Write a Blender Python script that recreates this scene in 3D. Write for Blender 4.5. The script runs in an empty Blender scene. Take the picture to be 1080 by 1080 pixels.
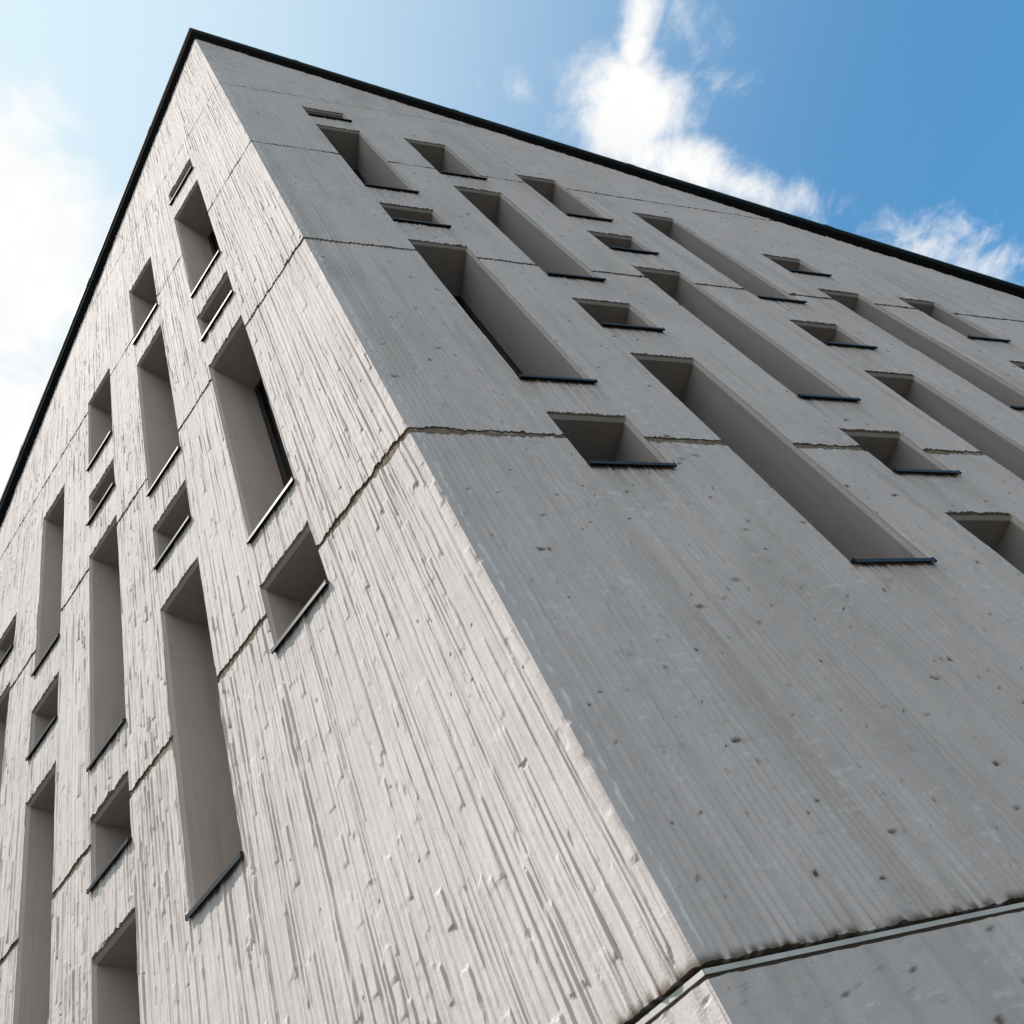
import bpy, math
import numpy as np

S = 0.5            # one window width in metres
Z0 = 5.167         # height of the first day joint above the ground
scene = bpy.context.scene
for c in (scene.collection,):
    col = c

# ------------------------------------------------------------------ frame of the two facades
ANG = -0.4394096633148461
DR = np.array([1.0, 0.0]);                       NR = np.array([0.0, -1.0])
DL = np.array([math.sin(ANG), math.cos(ANG)]);   NL = np.array([-math.cos(ANG), math.sin(ANG)])
BIS = (NR + NL) / np.linalg.norm(NR + NL); COSH = float(BIS @ NR)
def zz(z): return z * S + Z0
J = [zz(v) for v in (-5.4099, 0.0, 5.4169, 10.725, 15.9427, 21.8821)]
STRIP, ZC = J[0], J[5]
MR, ML = 0.8956, 0.8611
UR_END, UL_END = 9.6, 7.6
R_U0 = [(1.7288 + 2.02669 * k) * S for k in range(6)]; R_W = 1.0 * S
L_U0 = [(1.5874 + 2.01602 * k) * S for k in range(6)]; L_W = 0.991 * S
R_WIN = [(0, 14.726, 13.971), (0, 13.098, 8.666), (0, 7.696, 6.802), (0, 5.892, 1.308), (1, 13.112, 10.444), (1, 9.544, 5.007),
         (2, 11.319, 8.612), (2, 7.7, 6.783), (1, 4.085, 3.137), (2, 5.915, 1.291), (0, 0.475, -0.539), (1, 2.235, -2.147),
         (3, 9.529, 5.031), (4, 7.713, 6.807), (3, 4.095, 3.219), (4, 5.892, 1.39), (5, 5.963, 4.163), (3, 2.296, -2.2),
         (2, 0.422, -0.508), (2, -1.365, -4.9), (5, 3.206, 2.3)]
L_WIN = [(0, 14.539, 13.847), (0, 12.902, 8.592), (0, 7.669, 6.777), (0, 5.818, 1.294), (1, 13.04, 10.362), (1, 9.395, 4.93),
         (2, 11.085, 8.447), (2, 7.489, 6.661), (1, 4.002, 3.112), (2, 5.698, 1.197), (0, 0.444, -0.534), (1, 2.2, -2.183),
         (3, 9.348, 4.827), (4, 7.478, 6.579), (3, 3.94, 3.021), (3, 2.122, -2.3), (2, 0.349, -0.578), (2, -1.472, -4.9),
         (4, 5.62, 1.15)]

# ------------------------------------------------------------------ noise
def h2(i, j, s):
    i = np.asarray(i).astype(np.int64); j = np.asarray(j).astype(np.int64)
    n = (i * 374761393 + j * 668265263 + s * 1442695041) & 0x7fffffff
    n = ((n ^ (n >> 13)) * 1274126177) & 0x7fffffff
    n = ((n ^ (n >> 16)) * 2246822519) & 0x7fffffff
    return ((n ^ (n >> 15)) & 0xffffff) / float(0xffffff)
def vn(x, y, s):
    xi = np.floor(x); yi = np.floor(y); fx = x - xi; fy = y - yi
    fx = fx * fx * (3 - 2 * fx); fy = fy * fy * (3 - 2 * fy)
    a = h2(xi, yi, s); b = h2(xi + 1, yi, s); c = h2(xi, yi + 1, s); d = h2(xi + 1, yi + 1, s)
    return (a * (1 - fx) + b * fx) * (1 - fy) + (c * (1 - fx) + d * fx) * fy
def sst(a, b, x):
    t = np.clip((x - a) / (b - a), 0, 1); return t * t * (3 - 2 * t)

def strips(u, z, w0, w1, l0, l1, seed, warp):
    """vertical rendered strips: index, position across, width, height of this piece of the strip"""
    rng = np.random.RandomState(seed)
    b = np.concatenate([[-1.0], -1.0 + np.cumsum(w0 + (w1 - w0) * rng.rand(int(14 / ((w0 + w1) / 2))) ** 1.5)])
    uw = u + warp * (2.2 * (vn(u * 3.1, z * 0.8, seed + 1) - .5) + 0.7 * (vn(u * 14, z * 4, seed + 2) - .5))
    k = np.clip(np.searchsorted(b, uw) - 1, 0, len(b) - 2)
    w = b[k + 1] - b[k]; t = (uw - b[k]) / w
    L = l0 + (l1 - l0) * h2(k, 0 * k, seed + 3) ** 2
    q = z / L + 60 * h2(k, 0 * k, seed + 4) + 0.05 * vn(u * 120, z * 9, seed + 5)
    g = np.floor(q); f = q - g
    def piece(gg): return np.where(h2(k, gg, seed + 8) > .22, .25 + .75 * h2(k, gg, seed + 6), .15 * h2(k, gg, seed + 6))
    a = piece(g) * (1 - .75 * h2(k, g, seed + 7) * np.where(h2(k, g, seed + 9) > .5, f, 1 - f)); bnx = piece(g + 1) * (1 - .75 * h2(k, g + 1, seed + 7) * np.where(h2(k, g + 1, seed + 9) > .5, 0, 1))
    e = np.clip((f - 1 + .012 / L) / (.012 / L), 0, 1)
    return k, t, w, a * (1 - e) + bnx * e

def rib_height(u, z, seed, side):
    k, t, w, a = strips(u, z, .020, .060, .12, 1.5, seed, .012)
    calm = .30 + .70 * sst(.22, .55, vn(u * 1.9, z * 1.1, seed + 20))
    big = .0175 * a ** 1.3 * np.clip(1 - t, 0, 1) ** (.6 + .8 * h2(k, 0 * k, seed + 23)) * sst(0, .10, t) * (.25 + .75 * calm) * (.8 + .4 * vn(u * 40, z * 7, seed + 21))
    k3, t3, w3, a3 = strips(u, z, .055, .17, .4, 2.6, seed + 80, .016)
    wide = .0095 * a3 * (1 - t3) * sst(0, .04, t3)
    k2, t2, w2, a2 = strips(u, z, .009, .024, .06, .7, seed + 40, .009)
    fine = (.0045 if side == 'L' else .0030) * a2 ** 1.6 * (1 - t2) * sst(0, .15, t2) * calm
    plaster = .0018 * (vn(u * 22, z * 9, seed + 60) - .5) + .0009 * (vn(u * 60, z * 38, seed + 61) - .5) + .0012 * (vn(u * 90, z * 11, seed + 63) - .5) + .006 * (vn(u * 1.3, z * .7, seed + 62) - .5)
    k_ = (1.0 - .36 * sst(3.5, 8.5, z)) if side == 'L' else .60
    k4, t4, w4, a4 = strips(u, z, .027, .043, .3, 2.5, seed + 140, .006)
    flute = (.5 - .5 * np.cos(2 * np.pi * t4)) ** .75 * (.35 + .65 * a4 ** .5) * (.55 + .45 * sst(.2, .6, vn(u * 2.3, z * .8, seed + 150))) * (.85 + .3 * vn(u * 30, z * 5, seed + 151))
    if side == 'R':
        h = .0066 * flute + (.52 * big + .30 * fine + .60 * wide) + plaster - .003
    else:
        h = .0040 * flute + (big + fine + wide) * k_ + plaster - .004
    # broken-off lumps: little ledges and scooped places
    cu, cz = .10, .16
    for sd in (71, 72):
        iu = np.floor(u / cu); iz = np.floor(z / cz)
        pu = (iu + .2 + .6 * h2(iu, iz, seed + sd)) * cu; pz = (iz + .2 + .6 * h2(iu, iz, seed + sd + 5)) * cz
        on = h2(iu, iz, seed + sd + 9) > .66
        du = (u - pu) / (.006 + .012 * h2(iu, iz, seed + sd + 11)); dz = (z - pz) / (.012 + .04 * h2(iu, iz, seed + sd + 13))
        amp = .011 * (h2(iu, iz, seed + sd + 15) - .62)
        h = h + np.where(on, amp * np.clip(1.25 - du * du - dz * dz, 0, .6), 0)
        cu, cz = .17, .27
    return h

def pits(u, z, seed, side):
    cu, cz = .13, .21; out = np.zeros_like(u); wide = np.zeros_like(u)
    for q, thr in ((0, .78), (1, .66), (2, .74)) if side == 'R' else ((0, .93), (1, .90)):
        iu = np.floor(u / cu + .37 * q); iz = np.floor(z / cz + .61 * q)
        pu = (iu - .37 * q + .2 + .6 * h2(iu, iz, seed + q)) * cu; pz = (iz - .61 * q + .2 + .6 * h2(iu, iz, seed + 5 + q)) * cz
        on = h2(iu, iz, seed + 9 + q) > thr + .42 * (.48 - vn(pu * 1.6, pz * 1.3, seed + 33))
        r = .0022 + .0078 * h2(iu, iz, seed + 11 + q) ** 3
        flat = np.where(h2(iu, iz, seed + 13 + q) > .6, 2.6, 1.0)
        d = np.sqrt(((u - pu) / (r * flat)) ** 2 + ((z - pz) / (r * 1.15)) ** 2) + .5 * (vn(u * 160, z * 160, seed + 30) - .5)
        out = np.maximum(out, np.where(on, 1 - sst(.55, 1.15, d), 0))
        wide = np.maximum(wide, np.where(on, (1 - sst(.6, 2.6, d)), 0))
    return out, wide

# ------------------------------------------------------------------ mesh helpers
def mesh_from(name, co, quads, mats, mat_idx=None, attrs=None, smooth=False):
    me = bpy.data.meshes.new(name)
    co = np.asarray(co, dtype=np.float32); quads = np.asarray(quads, dtype=np.int32)
    me.vertices.add(len(co)); me.vertices.foreach_set('co', co.ravel())
    nq = len(quads)
    me.loops.add(nq * 4); me.loops.foreach_set('vertex_index', quads.ravel())
    me.polygons.add(nq); me.polygons.foreach_set('loop_start', np.arange(nq, dtype=np.int32) * 4)
    me.polygons.foreach_set('loop_total', np.full(nq, 4, dtype=np.int32))
    for m in mats: me.materials.append(m)
    if mat_idx is not None: me.polygons.foreach_set('material_index', np.asarray(mat_idx, dtype=np.int32))
    for k, v in (attrs or {}).items():
        at = me.attributes.new(k, 'FLOAT', 'POINT'); at.data.foreach_set('value', np.asarray(v, dtype=np.float32))
    me.update(calc_edges=True); me.validate()
    me.polygons.foreach_set('use_smooth', np.full(len(me.polygons), smooth))
    return me
def link(name, me, parent=None, kind=None):
    o = bpy.data.objects.new(name, me); col.objects.link(o)
    if parent is not None: o.parent = parent
    if kind: o['kind'] = kind
    return o
class Faces:
    """collects boxes, prisms and loose quads in one mesh"""
    def __init__(s): s.v = []; s.f = []
    def quad(s, a, b, c, d):
        n = len(s.v); s.v += [tuple(map(float, p)) for p in (a, b, c, d)]; s.f.append((n, n + 1, n + 2, n + 3))
    def box(s, x0, x1, y0, y1, z0, z1):
        P = [(x, y, z) for z in (z0, z1) for y in (y0, y1) for x in (x0, x1)]; n = len(s.v); s.v += P
        s.f += [tuple(n + i for i in q) for q in ((0, 2, 3, 1), (4, 5, 7, 6), (0, 1, 5, 4), (2, 6, 7, 3), (0, 4, 6, 2), (1, 3, 7, 5))]
    def extrude(s, prof, x0, x1):
        """closed profile of (y,z) points run along x, capped"""
        n = len(s.v); m = len(prof)
        s.v += [(x0, y, z) for y, z in prof] + [(x1, y, z) for y, z in prof]
        for i in range(m):
            j = (i + 1) % m; s.f.append((n + i, n + j, n + m + j, n + m + i))
        s.f.append(tuple(n + i for i in reversed(range(m)))); s.f.append(tuple(n + m + i for i in range(m)))
    def hexa(s, lo, hi):
        n = len(s.v); s.v += [tuple(map(float, p)) for p in list(lo) + list(hi)]; m = len(lo)
        s.f.append(tuple(n + i for i in reversed(range(m)))); s.f.append(tuple(n + m + i for i in range(m)))
        for i in range(m):
            j = (i + 1) % m; s.f.append((n + i, n + j, n + m + j, n + m + i))
    def build(s, name, mat, parent=None, kind=None, bevel=0):
        me = bpy.data.meshes.new(name); me.from_pydata(s.v, [], s.f); me.materials.append(mat); me.update()
        import bmesh
        bm = bmesh.new(); bm.from_mesh(me); bmesh.ops.recalc_face_normals(bm, faces=bm.faces) if len(s.f) > 4 else None
        if bevel: bmesh.ops.bevel(bm, geom=list(bm.edges), offset=bevel, segments=1, affect='EDGES', clamp_overlap=True)
        bm.to_mesh(me); bm.free()
        return link(name, me, parent, kind)

# ------------------------------------------------------------------ materials
def new_mat(name):
    m = bpy.data.materials.new(name); m.use_nodes = True; nt = m.node_tree
    return m, nt, nt.nodes['Principled BSDF']
def N(nt, typ, **kw):
    n = nt.nodes.new(typ)
    for k, v in kw.items():
        if k in n.inputs: n.inputs[k].default_value = v
        else: setattr(n, k, v)
    return n
def coords(nt, scale=(1, 1, 1)):
    tc = N(nt, 'ShaderNodeTexCoord'); mp = N(nt, 'ShaderNodeMapping'); mp.inputs['Scale'].default_value = scale
    nt.links.new(tc.outputs['Object'], mp.inputs['Vector']); return mp.outputs['Vector']
def mixc(nt, fac, a, b):
    m = N(nt, 'ShaderNodeMix', data_type='RGBA')
    for sock, v in ((m.inputs[0], fac), (m.inputs[6], a), (m.inputs[7], b)):
        if isinstance(v, (int, float, tuple)): sock.default_value = v
        else: nt.links.new(v, sock)
    return m.outputs[2]
def math_(nt, op, a, b=0.0, clamp=False):
    m = N(nt, 'ShaderNodeMath', operation=op, use_clamp=clamp)
    for sock, v in zip(m.inputs, (a, b)):
        if isinstance(v, (int, float)): sock.default_value = v
        else: nt.links.new(v, sock)
    return m.outputs[0]
def ramp(nt, fac, lo, hi):
    r = N(nt, 'ShaderNodeMapRange', interpolation_type='SMOOTHSTEP'); r.inputs['From Min'].default_value = lo; r.inputs['From Max'].default_value = hi
    nt.links.new(fac, r.inputs['Value']); return r.outputs['Result']
def noise(nt, vec, scale, detail=4, rough=.55):
    n = N(nt, 'ShaderNodeTexNoise', Scale=scale, Detail=detail, Roughness=rough); nt.links.new(vec, n.inputs['Vector']); return n.outputs['Fac']

def concrete(name, base, dark, tint, streak, bumpd=.0022, rough=.82):
    m, nt, b = new_mat(name)
    v = coords(nt); vs = coords(nt, (9, 9, .55))
    c = mixc(nt, math_(nt, 'MULTIPLY', ramp(nt, noise(nt, v, 1.7, 6, .62), .38, .68), .55), base, tint)
    c = mixc(nt, math_(nt, 'MULTIPLY', ramp(nt, noise(nt, vs, 1.0, 5, .6), .48, .78), streak), c, dark)
    c = mixc(nt, math_(nt, 'MULTIPLY', ramp(nt, noise(nt, v, 26, 5, .7), .52, .80), streak * .8), c, dark)
    c = mixc(nt, math_(nt, 'MULTIPLY', ramp(nt, noise(nt, coords(nt, (38, 38, .9)), 1.0, 4, .6), .50, .74), streak * .75), c, tuple(x * .72 for x in base[:3]) + (1,))
    # cement skin: darker and paler flecks, brownish patches, pin-holes
    c = mixc(nt, math_(nt, 'MULTIPLY', ramp(nt, noise(nt, coords(nt, (1, 1, .7)), 7.5, 6, .68), .54, .74), streak * 1.0), c, (base[0] * .70, base[1] * .67, base[2] * .62, 1))
    c = mixc(nt, math_(nt, 'MULTIPLY', ramp(nt, noise(nt, v, 150, 4, .75), .50, .72), streak * 1.1), c, tuple(x * .62 for x in base[:3]) + (1,))
    c = mixc(nt, math_(nt, 'MULTIPLY', ramp(nt, noise(nt, v, 64, 4, .7), .60, .78), streak * .9), c, tuple(min(.8, x * 1.18) for x in base[:3]) + (1,))
    vo = N(nt, 'ShaderNodeTexVoronoi', Scale=34.0); nt.links.new(v, vo.inputs['Vector'])
    sel = math_(nt, 'GREATER_THAN', noise(nt, v, 21, 2, .5), .56)
    hole = math_(nt, 'MULTIPLY', math_(nt, 'SUBTRACT', 1.0, ramp(nt, vo.outputs['Distance'], .07, .17)), sel)
    c = mixc(nt, math_(nt, 'MULTIPLY', hole, .55), c, tuple(x * .40 for x in base[:3]) + (1,))
    at = N(nt, 'ShaderNodeAttribute', attribute_name='stain')
    c = mixc(nt, at.outputs['Fac'], c, (.120, .088, .052, 1))
    ap = N(nt, 'ShaderNodeAttribute', attribute_name='pale')
    c = mixc(nt, ap.outputs['Fac'], c, (.78, .77, .74, 1))
    nt.links.new(c, b.inputs['Base Color'])
    b.inputs['Roughness'].default_value = rough; b.inputs['Specular IOR Level'].default_value = .3
    bp = N(nt, 'ShaderNodeBump', Strength=.85, Distance=bumpd)
    s = math_(nt, 'ADD', noise(nt, v, 95, 5, .65), math_(nt, 'MULTIPLY', noise(nt, v, 420, 3, .6), .5))
    nt.links.new(s, bp.inputs['Height']); nt.links.new(bp.outputs['Normal'], b.inputs['Normal'])
    return m
M_WALL = concrete('ribbed_concrete', (.63, .570, .545, 1), (.40, .365, .335, 1), (.53, .485, .455, 1), .42)
M_REVEAL = concrete('smooth_concrete', (.53, .482, .45, 1), (.34, .30, .265, 1), (.475, .432, .40, 1), .45, .0010)
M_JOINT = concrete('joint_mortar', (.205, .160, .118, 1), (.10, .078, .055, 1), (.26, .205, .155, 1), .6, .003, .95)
def plain(name, colr, metal, rough, var=.25, scale=14, spec=.5):
    m, nt, b = new_mat(name)
    v = coords(nt); f = noise(nt, v, scale, 5, .6)
    c = mixc(nt, math_(nt, 'MULTIPLY', ramp(nt, f, .3, .75), var), colr, tuple(x * .45 for x in colr[:3]) + (1,))
    nt.links.new(c, b.inputs['Base Color']); b.inputs['Metallic'].default_value = metal; b.inputs['Specular IOR Level'].default_value = spec
    r = N(nt, 'ShaderNodeMapRange'); r.inputs['To Min'].default_value = rough - .06; r.inputs['To Max'].default_value = rough + .10
    nt.links.new(f, r.inputs['Value']); nt.links.new(r.outputs['Result'], b.inputs['Roughness'])
    return m
M_SILL = plain('anthracite_metal', (.010, .0105, .0105, 1), .0, .42, .3, 20, .30)
M_FRAME = plain('black_frame', (.008, .008, .009, 1), 0, .45)
M_ROOF = plain('dark_roofing', (.004, .004, .0045, 1), 0, .85, .3, 6, .1)
M_TRIM = plain('roof_metal', (.008, .026, .028, 1), 0, .6, .2, 10, .15)
M_ZINC = plain('bright_metal', (.54, .53, .49, 1), 0, .65, .5, 7, .15)
M_BROWN = plain('dark_brown', (.085, .058, .046, 1), 0, .9, .4, 40)
mg, ng, bg = new_mat('dark_glass')
bg.inputs['Base Color'].default_value = (.006, .006, .008, 1); bg.inputs['Roughness'].default_value = .04
mpv = coords(ng); bpn = N(ng, 'ShaderNodeBump', Strength=.05, Distance=.01); ng.links.new(noise(ng, mpv, 1.3, 2), bpn.inputs['Height']); ng.links.new(bpn.outputs['Normal'], bg.inputs['Normal'])

# ------------------------------------------------------------------ the building
bld = bpy.data.objects.new('concrete_building', None); col.objects.link(bld); bld.location = (0, 0, 0)
bld['label'] = 'pale ribbed concrete building with sharp corner, deep slot windows and black sloping roof edge'
bld['category'] = 'building'

def fill(req, lo, hi, step):
    req = sorted(set([round(r, 5) for r in req if lo < r < hi] + [lo, hi])); out = [lo]
    for a, b in zip(req[:-1], req[1:]):
        n = max(1, int(math.ceil((b - a) / step((a + b) / 2) - 1e-6)))
        out += list(a + (b - a) * (np.arange(n) + 1) / n)
    return np.array(out)

HW = {1: .0270, 2: .0200, 3: .0165, 4: .0120}
def facade(name, side, z_lo, z_hi, seed, holes, joints, du, dz, slope, lip):
    d, n = (DR, NR) if side == 'R' else (DL, NL)
    uend = UR_END if side == 'R' else UL_END
    ureq = [x for (a, b, _, _) in holes for x in (a, b)]
    zreq = [x for (_, _, a, b) in holes for x in (a, b)] + [STRIP - .9, STRIP - .45]
    jr = []
    for q in joints:
        zreq += [J[q] - HW[q], J[q] - HW[q] + .0025, J[q] + HW[q] - .0025, J[q] + HW[q]]
    us = fill(ureq + [.004, .010], 0.0, uend, du); zs = fill(zreq, z_lo, z_hi, dz)
    U, Zg = np.meshgrid(us, zs); nz, nu = U.shape
    Z = Zg.copy()
    if slope: Z = np.minimum(Z, ZC + .012 - slope * U)
    h = rib_height(U, Z, seed, side)
    pit, pw = pits(U, Z, seed + 300, side)
    h = h - (.004 if side == 'R' else .006) * pit
    fade = sst(.0, .022, U) if side == 'L' else sst(.004, .075, U)
    wob = .007 * (vn(Z * 3.1, 0 * Z, 901) - .5) + .005 * (vn(Z * 11, 0 * Z, 902) - .5) + .0007 * (vn(Z * 60, 0 * Z, 903) - .5)
    nick = -.005 * sst(.86, .97, vn(Z * 13, 0 * Z, 905))
    h = wob * (1 - sst(0, .05, U)) + nick * (1 - sst(0, .02, U)) + h * fade
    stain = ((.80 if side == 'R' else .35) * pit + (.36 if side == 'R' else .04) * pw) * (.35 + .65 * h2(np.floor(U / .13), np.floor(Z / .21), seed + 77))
    # older water marks: broad brownish patches and long runs, stronger on the shaded side
    damp = sst(.52, .80, .6 * vn(U * 1.5, Z * .8, seed + 700) + .4 * vn(U * 6, Z * 2.2, seed + 701))
    runs = sst(.62, .85, vn(U * 17, Z * .5, seed + 702)) * sst(.3, .7, vn(U * 2.1, Z * .6, seed + 703))
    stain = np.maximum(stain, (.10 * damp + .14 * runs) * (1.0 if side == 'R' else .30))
    pale = np.zeros_like(h)
    if side == 'R':
        pale = (1 - sst(.004, .010, np.abs(U - .042 - .012 * (vn(Z * 12, 0 * Z, 911) - .5)))) * sst(.5, .62, vn(U * 150, Z * 26, 912)) * .8
        pale = np.maximum(pale, .36 * sst(.80, .88, vn(U * 22, Z * 60, 915)) * sst(.55, .75, vn(U * 5, Z * 5, 916)))
    # rain-washed dirt under the sills and along the lower edge
    stk = vn(U * 55, Z * 1.2, seed + 500) * .6 + vn(U * 160, Z * 2.5, seed + 501) * .4
    for (a, b, lo, hi) in holes:
        dd = lo - Z
        inx = sst(a - .03, a + .03, U) * (1 - sst(b - .03, b + .03, U))
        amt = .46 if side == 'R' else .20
        stain = np.maximum(stain, inx * np.where(dd > 0, np.exp(-dd / .26), 0) * amt * sst(.25, .75, stk))
        stain = np.maximum(stain, inx * np.where((dd > 0) & (dd < .03), amt * 1.3 * sst(.35, .6, stk), 0))
    for q in joints:
        dd = J[q] - Z
        stain = np.maximum(stain, np.where(dd > 0, np.exp(-dd / .10), np.exp(dd / .02)) * .22 * sst(.4, .8, stk))
    if lip == 'low':      # dirty drip edge above the metal strip
        dd = Z - z_lo
        stain = np.maximum(stain, np.exp(-(dd / .022) ** 2) * .95 * sst(.2, .55, vn(U * 45, Z * 20, 77)))
        stain = np.maximum(stain, np.exp(-dd / .10) * .35 * sst(.45, .8, stk))
    # day joints: recessed mortar with ragged edges
    is_joint = np.zeros((nz, nu), bool)
    for q in joints:
        rag = .28 * HW[q] * (2 * vn(U * 26, 0 * U + q, 811) - 1) + .30 * HW[q] * (2 * vn(U * 62, 0 * U + q + np.sign(Zg - J[q]) * .5, 813) - 1)
        wid = (1 + .25 * (2 * vn(U * 9, 0 * U + q, 815) - 1)) if q < 3 else ((.45 if q == 3 else .1) + 1.0 * vn(U * 14, 0 * U + q, 817))
        wave = .010 * (2 * vn(U * 1.1, 0 * U + q, 819) - 1) * sst(0, .4, U)
        rr = np.abs(Zg - J[q]) < HW[q] + .0004
        inner = np.abs(Zg - J[q]) < HW[q] - .0015
        Zj = J[q] + (Zg - J[q]) * np.clip(wid, .12, 2) + rag * np.sign(Zg - J[q]) * .8
        blend = np.exp(-(np.clip(np.abs(Zg - J[q]) - HW[q], 0, None) / .03) ** 2)
        Z = np.where(rr & (Z > Zg - 1e-6), Zj, Z)
        Z = Z + wave * blend * (Z > Zg - .04)
        depth = (.008 if q == 1 else .007) * np.clip(wid * 1.3, 0, 1) * (.75 + .5 * vn(U * 40, Zg * 60, 821))
        h = np.where(inner, np.minimum(h, .0015) - depth * (.8 if side == 'R' else 1.05), h)
        is_joint |= inner
    for (a, b, lo, hi) in holes:
        i0, i1 = np.argmin(abs(us - a)), np.argmin(abs(us - b)); k1 = np.argmin(abs(zs - hi))
        rg = .012 + .020 * vn(us[i0:i1 + 1] * 38, 0 * us[i0:i1 + 1] + hi, 841) + .006 * vn(us[i0:i1 + 1] * 110, 0 * us[i0:i1 + 1] + hi, 843)
        for r_, f_ in ((0, 1), (1, .70), (2, .42), (3, .18)):
            if k1 + r_ < nz: Z[k1 + r_, i0:i1 + 1] += rg * f_
    if lip == 'low':
        e_ = .006 * sst(.45, .9, vn(U[0] * 17, 0 * U[0], 861)) + .0035 * vn(U[0] * 75, 0 * U[0], 863)
        for r_, f_ in ((0, 1), (1, .7), (2, .42), (3, .2)): Z[r_] += e_ * f_ * sst(0, .02, U[0])
    dirx = np.where(U[..., None] < 1e-9, BIS / COSH, n)
    P = np.empty((nz, nu, 3)); P[..., :2] = U[..., None] * d + h[..., None] * dirx; P[..., 2] = Z
    idx = np.arange(nz * nu).reshape(nz, nu)
    uc = (us[:-1] + us[1:]) / 2; zc = (zs[:-1] + zs[1:]) / 2
    keep = np.ones((nz - 1, nu - 1), bool)
    for (a, b, lo, hi) in holes:
        keep &= ~(((zc > lo) & (zc < hi))[:, None] & ((uc > a) & (uc < b))[None, :])
    if slope:
        top = ZC + .012 - slope * us
        keep &= ~((zs[:-1, None] > top[None, :-1]) & (zs[:-1, None] > top[None, 1:]))
    jf = is_joint[:-1, :-1] | is_joint[1:, :-1]
    q4 = np.stack([idx[:-1, :-1], idx[:-1, 1:], idx[1:, 1:], idx[1:, :-1]], -1)
    if side == 'L': q4 = q4[..., ::-1]
    quads = [q4[keep]]; mi = [jf[keep].astype(int)]
    co = [P.reshape(-1, 3)]; st = [stain.ravel()]; pl = [pale.ravel()]; nv = nz * nu
    def skirt(ring, back):
        nonlocal nv
        base = co[0][ring].copy(); uu = U.ravel()[ring]
        base[:, :2] = uu[:, None] * d + back * n[None, :]
        co.append(base); st.append(st[0][ring] * .6); pl.append(pl[0][ring]); m = len(ring)
        a = ring[:-1]; b = ring[1:]; bb = nv + np.arange(m)
        quads.append(np.stack([a, b, bb[1:], bb[:-1]], -1)); mi.append(np.zeros(m - 1, int)); nv += m
    for (a, b, lo, hi) in holes:
        i0, i1 = np.argmin(abs(us - a)), np.argmin(abs(us - b)); k0, k1 = np.argmin(abs(zs - lo)), np.argmin(abs(zs - hi))
        ring = np.concatenate([idx[k0, i0:i1], idx[k0:k1, i1], idx[k1, i1:i0:-1], idx[k1:k0 - 1 if k0 > 0 else None:-1, i0]])
        skirt(ring, -.030)
    if lip == 'low': skirt(idx[0, :], -.06)
    if lip == 'high': skirt(idx[-1, :], -.06)
    me = mesh_from(name, np.concatenate(co), np.concatenate(quads), [M_WALL, M_JOINT], np.concatenate(mi),
                   {'stain': np.concatenate(st), 'pale': np.concatenate(pl)})
    return link(name, me, bld)

def holes_of(wins, u0, w): return [(round(u0[c], 5), round(u0[c] + w, 5), round(zz(b), 5), round(zz(t), 5)) for c, t, b in wins]
HR, HL = holes_of(R_WIN, R_U0, R_W), holes_of(L_WIN, L_U0, L_W)
duR = lambda u: .0052 + .0011 * u
duL = lambda u: .0048 + .0011 * u
dzf = lambda z: .0085 + .0010 * max(0, z - 2.5)
w_shade = facade('wall', 'R', STRIP + .0155, ZC + .02, 11, HR, (1, 2, 3, 4), duR, dzf, MR, 'low')
w_shade['label'] = 'shaded grey ribbed concrete wall'
w_sun = facade('wall', 'L', STRIP + .0155, ZC + .02, 23, HL, (1, 2, 3, 4), duL, dzf, ML, 'low')
w_sun['label'] = 'sunlit ribbed concrete wall'
dzp = lambda z: .010 if z > STRIP - .9 else .05
facade('plinth', 'R', 0.0, STRIP - .0180, 31, [], (), lambda u: .006 + .004 * u, dzp, 0, 'high')['label'] = 'shaded concrete plinth below the metal strip'
facade('plinth', 'L', 0.0, STRIP - .0180, 43, [], (), lambda u: .006 + .004 * u, dzp, 0, 'high')['label'] = 'sunlit concrete plinth below the metal strip'

# metal strip between plinth and wall, mitred at the corner, with an added brown bar below whose colour paints in the ground's reflection
def along(side, prof, u1, gap=.0):
    d, n = (DR, NR) if side == 'R' else (DL, NL)
    F = Faces()
    def P(u, o, z, corner):
        if corner: 
            q = BIS / COSH * o + d * gap; return (q[0], q[1], z)
        q = d * u + n * o; return (q[0], q[1], z)
    m = len(prof); a = [P(0, o, z, True) for o, z in prof]; b = [P(u1, o, z, False) for o, z in prof]
    F.hexa(a, b); return F
for side, ue in (('R', UR_END), ('L', UL_END)):
    strip = along(side, [(.001, STRIP - .007), (-.001, STRIP + .0075), (-.05, STRIP + .0075), (-.05, STRIP - .007)], ue, .0012).build('metal_strip', M_ZINC, bld)
    along(side, [(-.007, STRIP - .0170), (-.004, STRIP - .0075), (-.045, STRIP - .0075), (-.045, STRIP - .0170)], ue).build('reflection_bar', M_BROWN, strip)
    along(side, [(-.0505, STRIP - .06), (-.0505, STRIP + .06), (-.075, STRIP + .06), (-.075, STRIP - .06)], ue).build('backing', M_BROWN, strip)

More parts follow.
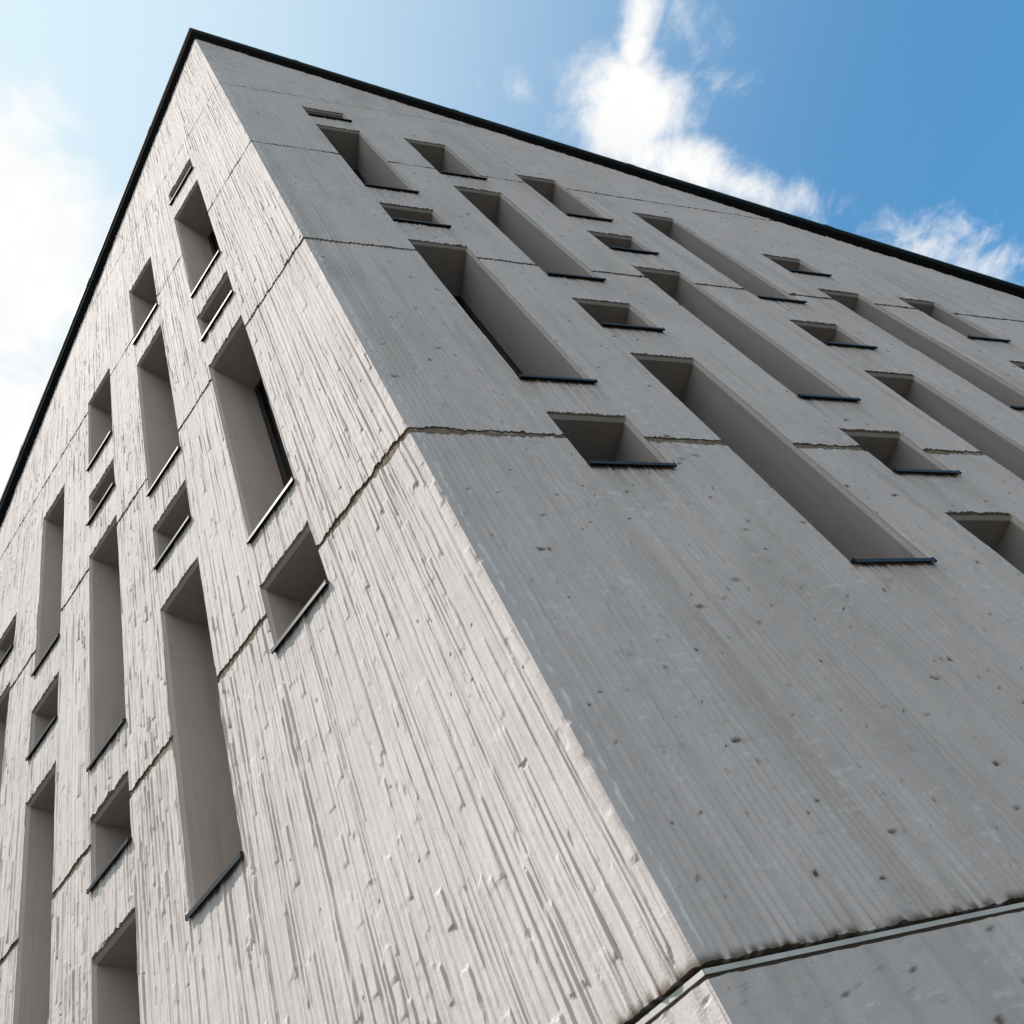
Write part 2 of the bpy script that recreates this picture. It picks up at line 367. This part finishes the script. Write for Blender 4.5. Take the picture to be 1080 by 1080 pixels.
# windows: frame > pane, reveal, sill
def window(side, u0, u1, z0, z1):
    d, n = (DR, NR) if side == 'R' else (DL, NL)
    x = d if side == 'R' else -d
    W = u1 - u0; H = z1 - z0; hw = W / 2
    c = d * (u0 + hw)
    DEP = .40
    f = Faces(); t = .045; ins = .014
    a, b = -hw + ins, hw - ins; lo, hi = .0, H - ins
    f.box(a, a + t, DEP, DEP + .06, lo, hi); f.box(b - t, b, DEP, DEP + .06, lo, hi)
    f.box(a + t, b - t, DEP, DEP + .06, hi - t, hi); f.box(a + t, b - t, DEP, DEP + .06, lo, lo + t)
    if H > 1.5:
        f.box(a + t, b - t, DEP + .004, DEP + .06, H * .36, H * .36 + .05)
    sk = .13 if side == 'R' else .0
    def skew(F): F.v = [(x_ + sk * max(0, y_ - .02), y_, z_) for x_, y_, z_ in F.v]; return F
    fr = skew(f).build('window', M_FRAME, bld, bevel=.003)
    fr.location = (c[0], c[1], z0); fr.rotation_euler = (0, 0, math.atan2(x[1], x[0]))
    g = Faces(); g.box(a + t - .004, b - t + .004, DEP + .025, DEP + .040, lo + t - .004, hi - t + .004); skew(g).build('pane', mg, fr)
    # smooth lining with a bevelled mouth
    r = Faces(); o0, o1 = .004, .024
    A = [(-hw, -.04), (hw, -.04), (hw, H), (-hw, H)]; B = [(a, -.04), (b, -.04), (b, hi), (a, hi)]
    for i, j in ((1, 2), (2, 3), (3, 0)):
        p, q, p2, q2 = A[i], A[j], B[i], B[j]
        r.quad((p[0], o0, p[1]), (q[0], o0, q[1]), (q2[0], o1, q2[1]), (p2[0], o1, p2[1]))
        r.quad((p2[0], o1, p2[1]), (q2[0], o1, q2[1]), (q2[0], DEP + .09, q2[1]), (p2[0], DEP + .09, p2[1]))
    r.quad((-hw - .004, .012, H), (hw + .004, .012, H), (hw + .004, .012, H + .05), (-hw - .004, .012, H + .05))
    r.quad((a, o0, -.04), (b, o0, -.04), (b, DEP + .09, -.015), (a, DEP + .09, -.015))
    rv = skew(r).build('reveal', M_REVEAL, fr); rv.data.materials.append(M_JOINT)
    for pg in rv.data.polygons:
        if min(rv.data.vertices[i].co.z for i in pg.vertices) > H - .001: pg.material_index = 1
    s = Faces(); pr = -.026
    prof = [(DEP + .01, .012), (pr, -.006), (pr - .001, -.031), (pr + .003, -.031), (pr + .004, -.012), (DEP + .01, .004)]
    s.extrude(prof, -hw + .001, hw - .001)
    for sx in (-1, 1):   # turned-up end pieces
        e0, e1 = sorted((sx * (hw - .001), sx * (hw + .002)))
        s.extrude([(.05, .016), (pr - .001, .000), (pr - .002, -.031), (pr + .012, -.031), (pr + .016, -.014), (.05, -.004)], e0, e1)
    skew(s).build('sill', M_SILL, fr)
for h in HR: window('R', *h)
for h in HL: window('L', *h)

# roof slab with sloping verges that meet above the corner
UB = np.linalg.inv(np.column_stack([DR, DL]))
def roof_z(p, dz): u = UB @ np.array(p); return ZC - MR * u[0] - ML * u[1] + dz
def corner_pt(o): return np.linalg.solve(np.array([NR, NL]), np.array([o, o]))
OV = .070
c0 = corner_pt(OV); pR = DR * (UR_END + .1) + NR * OV; pL = DL * (UL_END + .1) + NL * OV; pD = DR * (UR_END + .1) + DL * (UL_END + .1)
def slab(name, poly, lo, hi, mat, parent):
    F = Faces(); F.hexa([(p[0], p[1], roof_z(p, lo)) for p in poly], [(p[0], p[1], roof_z(p, hi)) for p in poly]); return F.build(name, mat, parent)
roof = slab('roof', [c0, pR, pD, pL], 0.0, .10, M_ROOF, bld)
def bar(P, Q, n, o0, o1, lo, hi, mat, name, parent):
    c_in, c_out = corner_pt(OV + o0), corner_pt(OV + o1)
    e_in, e_out = Q + n * o0, Q + n * o1
    poly = [c_in, e_in, e_out, c_out]
    F = Faces(); lay = lambda pp, a, b: F.hexa([(p[0], p[1], roof_z(p, a)) for p in pp], [(p[0], p[1], roof_z(p, b)) for p in pp])
    lay(poly, lo, hi)
    d = (e_out - c_out); ln = np.linalg.norm(d); d = d / ln; q = 1.3
    while q < ln - .2:      # overlapping ends of the metal sheets
        a = c_out + d * q; b = a + d * .07
        lay([a - n * (o1 - o0 + .002), b - n * (o1 - o0 + .002), b + n * .004, a + n * .004], lo - .004, hi + .004); q += 1.83
    return F.build(name, mat, parent)
bar(c0, pR, NR, .001, .020, .055, .125, M_TRIM, 'roof_trim', roof)
bar(c0, pL, NL, .001, .020, .055, .125, M_TRIM, 'roof_trim', roof)

# rear walls close the volume
for a, b in ((DR * UR_END, DR * UR_END + DL * UL_END), (DL * UL_END, DR * UR_END + DL * UL_END)):
    F = Faces(); t = (b - a) / np.linalg.norm(b - a); nn = np.array([t[1], -t[0]]) * .06
    poly = [a - nn, b - nn, b + nn, a + nn]
    F.hexa([(p[0], p[1], 0) for p in poly], [(p[0], p[1], max(roof_z(p, .02), .5)) for p in poly]); F.build('rear_wall', M_WALL, bld)

# ------------------------------------------------------------------ ground
mgd, ngd, bgd = new_mat('paving')
v = coords(ngd); cg = mixc(ngd, ramp(ngd, noise(ngd, v, .6, 6), .35, .7), (.028, .021, .014, 1), (.018, .014, .010, 1))
ngd.links.new(cg, bgd.inputs['Base Color']); bgd.inputs['Roughness'].default_value = .9
gr = Faces(); gr.quad((-1500, -1500, 0), (1500, -1500, 0), (1500, 1500, 0), (-1500, 1500, 0))
gr.build('ground', mgd, None, 'structure')

# ------------------------------------------------------------------ sun and sky
T, EL = math.radians(39), math.radians(60)
sh = NL * math.cos(T) + DL * math.sin(T)
sdir = np.array([sh[0] * math.cos(EL), sh[1] * math.cos(EL), math.sin(EL)])
from mathutils import Vector, Matrix
sun = bpy.data.lights.new('sun', 'SUN'); sun.energy = 5.0; sun.angle = math.radians(.53); sun.color = (1.0, .935, .875)
so = bpy.data.objects.new('sun', sun); col.objects.link(so); so.location = (0, 0, 40)
so.rotation_euler = Vector(sdir).to_track_quat('Z', 'Y').to_euler()

w = bpy.data.worlds.new('World'); scene.world = w; w.use_nodes = True; nt = w.node_tree; nt.nodes.clear()
out = N(nt, 'ShaderNodeOutputWorld'); bgn = N(nt, 'ShaderNodeBackground')
SKY = .11; bgn.inputs['Strength'].default_value = SKY
sky = N(nt, 'ShaderNodeTexSky', sky_type='NISHITA'); sky.sun_disc = False
sky.sun_elevation = EL; sky.sun_rotation = math.atan2(sdir[0], sdir[1])
sky.altitude = 100; sky.air_density = 1.0; sky.dust_density = .5; sky.ozone_density = 2.2
tc = N(nt, 'ShaderNodeTexCoord'); sp = N(nt, 'ShaderNodeSeparateXYZ'); nt.links.new(tc.outputs['Generated'], sp.inputs[0])
zc_ = math_(nt, 'MAXIMUM', sp.outputs['Z'], .02)
px = math_(nt, 'DIVIDE', sp.outputs['X'], zc_); py = math_(nt, 'DIVIDE', sp.outputs['Y'], zc_)
cb = N(nt, 'ShaderNodeCombineXYZ'); nt.links.new(px, cb.inputs[0]); nt.links.new(py, cb.inputs[1])
# a flat layer of cumulus: soft ellipses on the cloud plane, broken up by noise
BL = [((.572, .035), (.026, .10), -12, .80), ((.588, .132), (.105, .070), 0, 1.32), ((.73, .182), (.20, .042), 8, 1.15), ((.455, .132), (.022, .014), 10, .22), ((.66, .055), (.03, .02), 0, .12),
      ((1.22, .262), (.21, .062), 6, .82), ((-.15, .37), (.20, .21), 0, 2.2), ((-.28, .64), (.40, .34), 0, 2.0), ((.9, -.9), (.5, .25), 20, 1), ((-1.2, -.6), (.8, .4), 0, 1), ((1.9, 1.2), (.8, .5), 0, 1)]
field = None
for (cx, cy), (rx, ry), rot, gain in BL:
    mp = N(nt, 'ShaderNodeMapping', vector_type='TEXTURE')
    mp.inputs['Location'].default_value = (cx, cy, 0); mp.inputs['Rotation'].default_value = (0, 0, math.radians(rot)); mp.inputs['Scale'].default_value = (rx, ry, 1)
    nt.links.new(cb.outputs[0], mp.inputs['Vector'])
    ln = N(nt, 'ShaderNodeVectorMath', operation='LENGTH'); nt.links.new(mp.outputs['Vector'], ln.inputs[0])
    f = math_(nt, 'MULTIPLY', math_(nt, 'SUBTRACT', 1.0, ln.outputs['Value']), gain)
    f = math_(nt, 'MAXIMUM', f, -1.0)
    field = f if field is None else math_(nt, 'MAXIMUM', field, f)
# a broad unseen cloud bank added behind the camera to light the shaded wall neutrally
db = N(nt, 'ShaderNodeVectorMath', operation='DOT_PRODUCT'); nt.links.new(tc.outputs['Generated'], db.inputs[0]); db.inputs[1].default_value = (-.42, -.88, .2)
field = math_(nt, 'MAXIMUM', field, math_(nt, 'SUBTRACT', math_(nt, 'MULTIPLY', ramp(nt, db.outputs['Value'], .30, .80), 1.80), 1.0))
n1 = N(nt, 'ShaderNodeTexNoise', Scale=9.0, Detail=9, Roughness=.62, Distortion=.35); nt.links.new(cb.outputs[0], n1.inputs['Vector'])
dens = math_(nt, 'ADD', field, math_(nt, 'MULTIPLY', math_(nt, 'SUBTRACT', n1.outputs['Fac'], .5), 2.6))
cov = ramp(nt, dens, -.14, .86)
n2 = N(nt, 'ShaderNodeTexNoise', Scale=16.0, Detail=6, Roughness=.6); nt.links.new(cb.outputs[0], n2.inputs['Vector'])
# thin veil that whitens the sky towards the sun
dt = N(nt, 'ShaderNodeVectorMath', operation='DOT_PRODUCT'); nt.links.new(tc.outputs['Generated'], dt.inputs[0]); dt.inputs[1].default_value = tuple(sdir)
veil = math_(nt, 'MULTIPLY', math_(nt, 'POWER', ramp(nt, dt.outputs['Value'], .13, 1.0), 1.7), .92)
K = 1 / SKY
gm = N(nt, 'ShaderNodeMix', data_type='RGBA', blend_type='MULTIPLY'); gm.inputs[0].default_value = 1
nt.links.new(sky.outputs['Color'], gm.inputs[6]); gm.inputs[7].default_value = (1.05, 2.0, 2.1, 1)
c1 = mixc(nt, veil, gm.outputs[2], (.80 * K, .95 * K, 1.0 * K, 1))
cl = mixc(nt, ramp(nt, n2.outputs['Fac'], .3, .7), (.955 * K, .96 * K, .965 * K, 1), (1.04 * K, 1.03 * K, 1.01 * K, 1))
c2 = mixc(nt, cov, c1, cl)
nt.links.new(c2, bgn.inputs['Color']); nt.links.new(bgn.outputs[0], out.inputs[0])

# ------------------------------------------------------------------ camera
cam = bpy.data.cameras.new('camera'); co_ = bpy.data.objects.new('camera', cam); col.objects.link(co_); scene.camera = co_
cam.sensor_width = 36; cam.sensor_fit = 'HORIZONTAL'; cam.lens = 31.559215; cam.shift_x = 100 / 1080; cam.shift_y = 0
cam.clip_start = .05; cam.clip_end = 5000
Rm = Matrix(((0.9358820578502803, -0.0072107997766314436, -0.3522396601186555), (-0.2087044447551728, -0.8168347676890411, -0.5377949581707013), (-0.2838436691796378, 0.5768266348401161, -0.765965929272098)))
# columns are the camera axes
co_.matrix_world = Matrix.Translation((-2.970552 * S, -4.035724 * S, -7.133183 * S + Z0)) @ Rm.to_4x4()
vs = scene.view_settings; vs.view_transform = 'Standard'; vs.look = 'None'; vs.exposure = 0.0; vs.gamma = 1.0
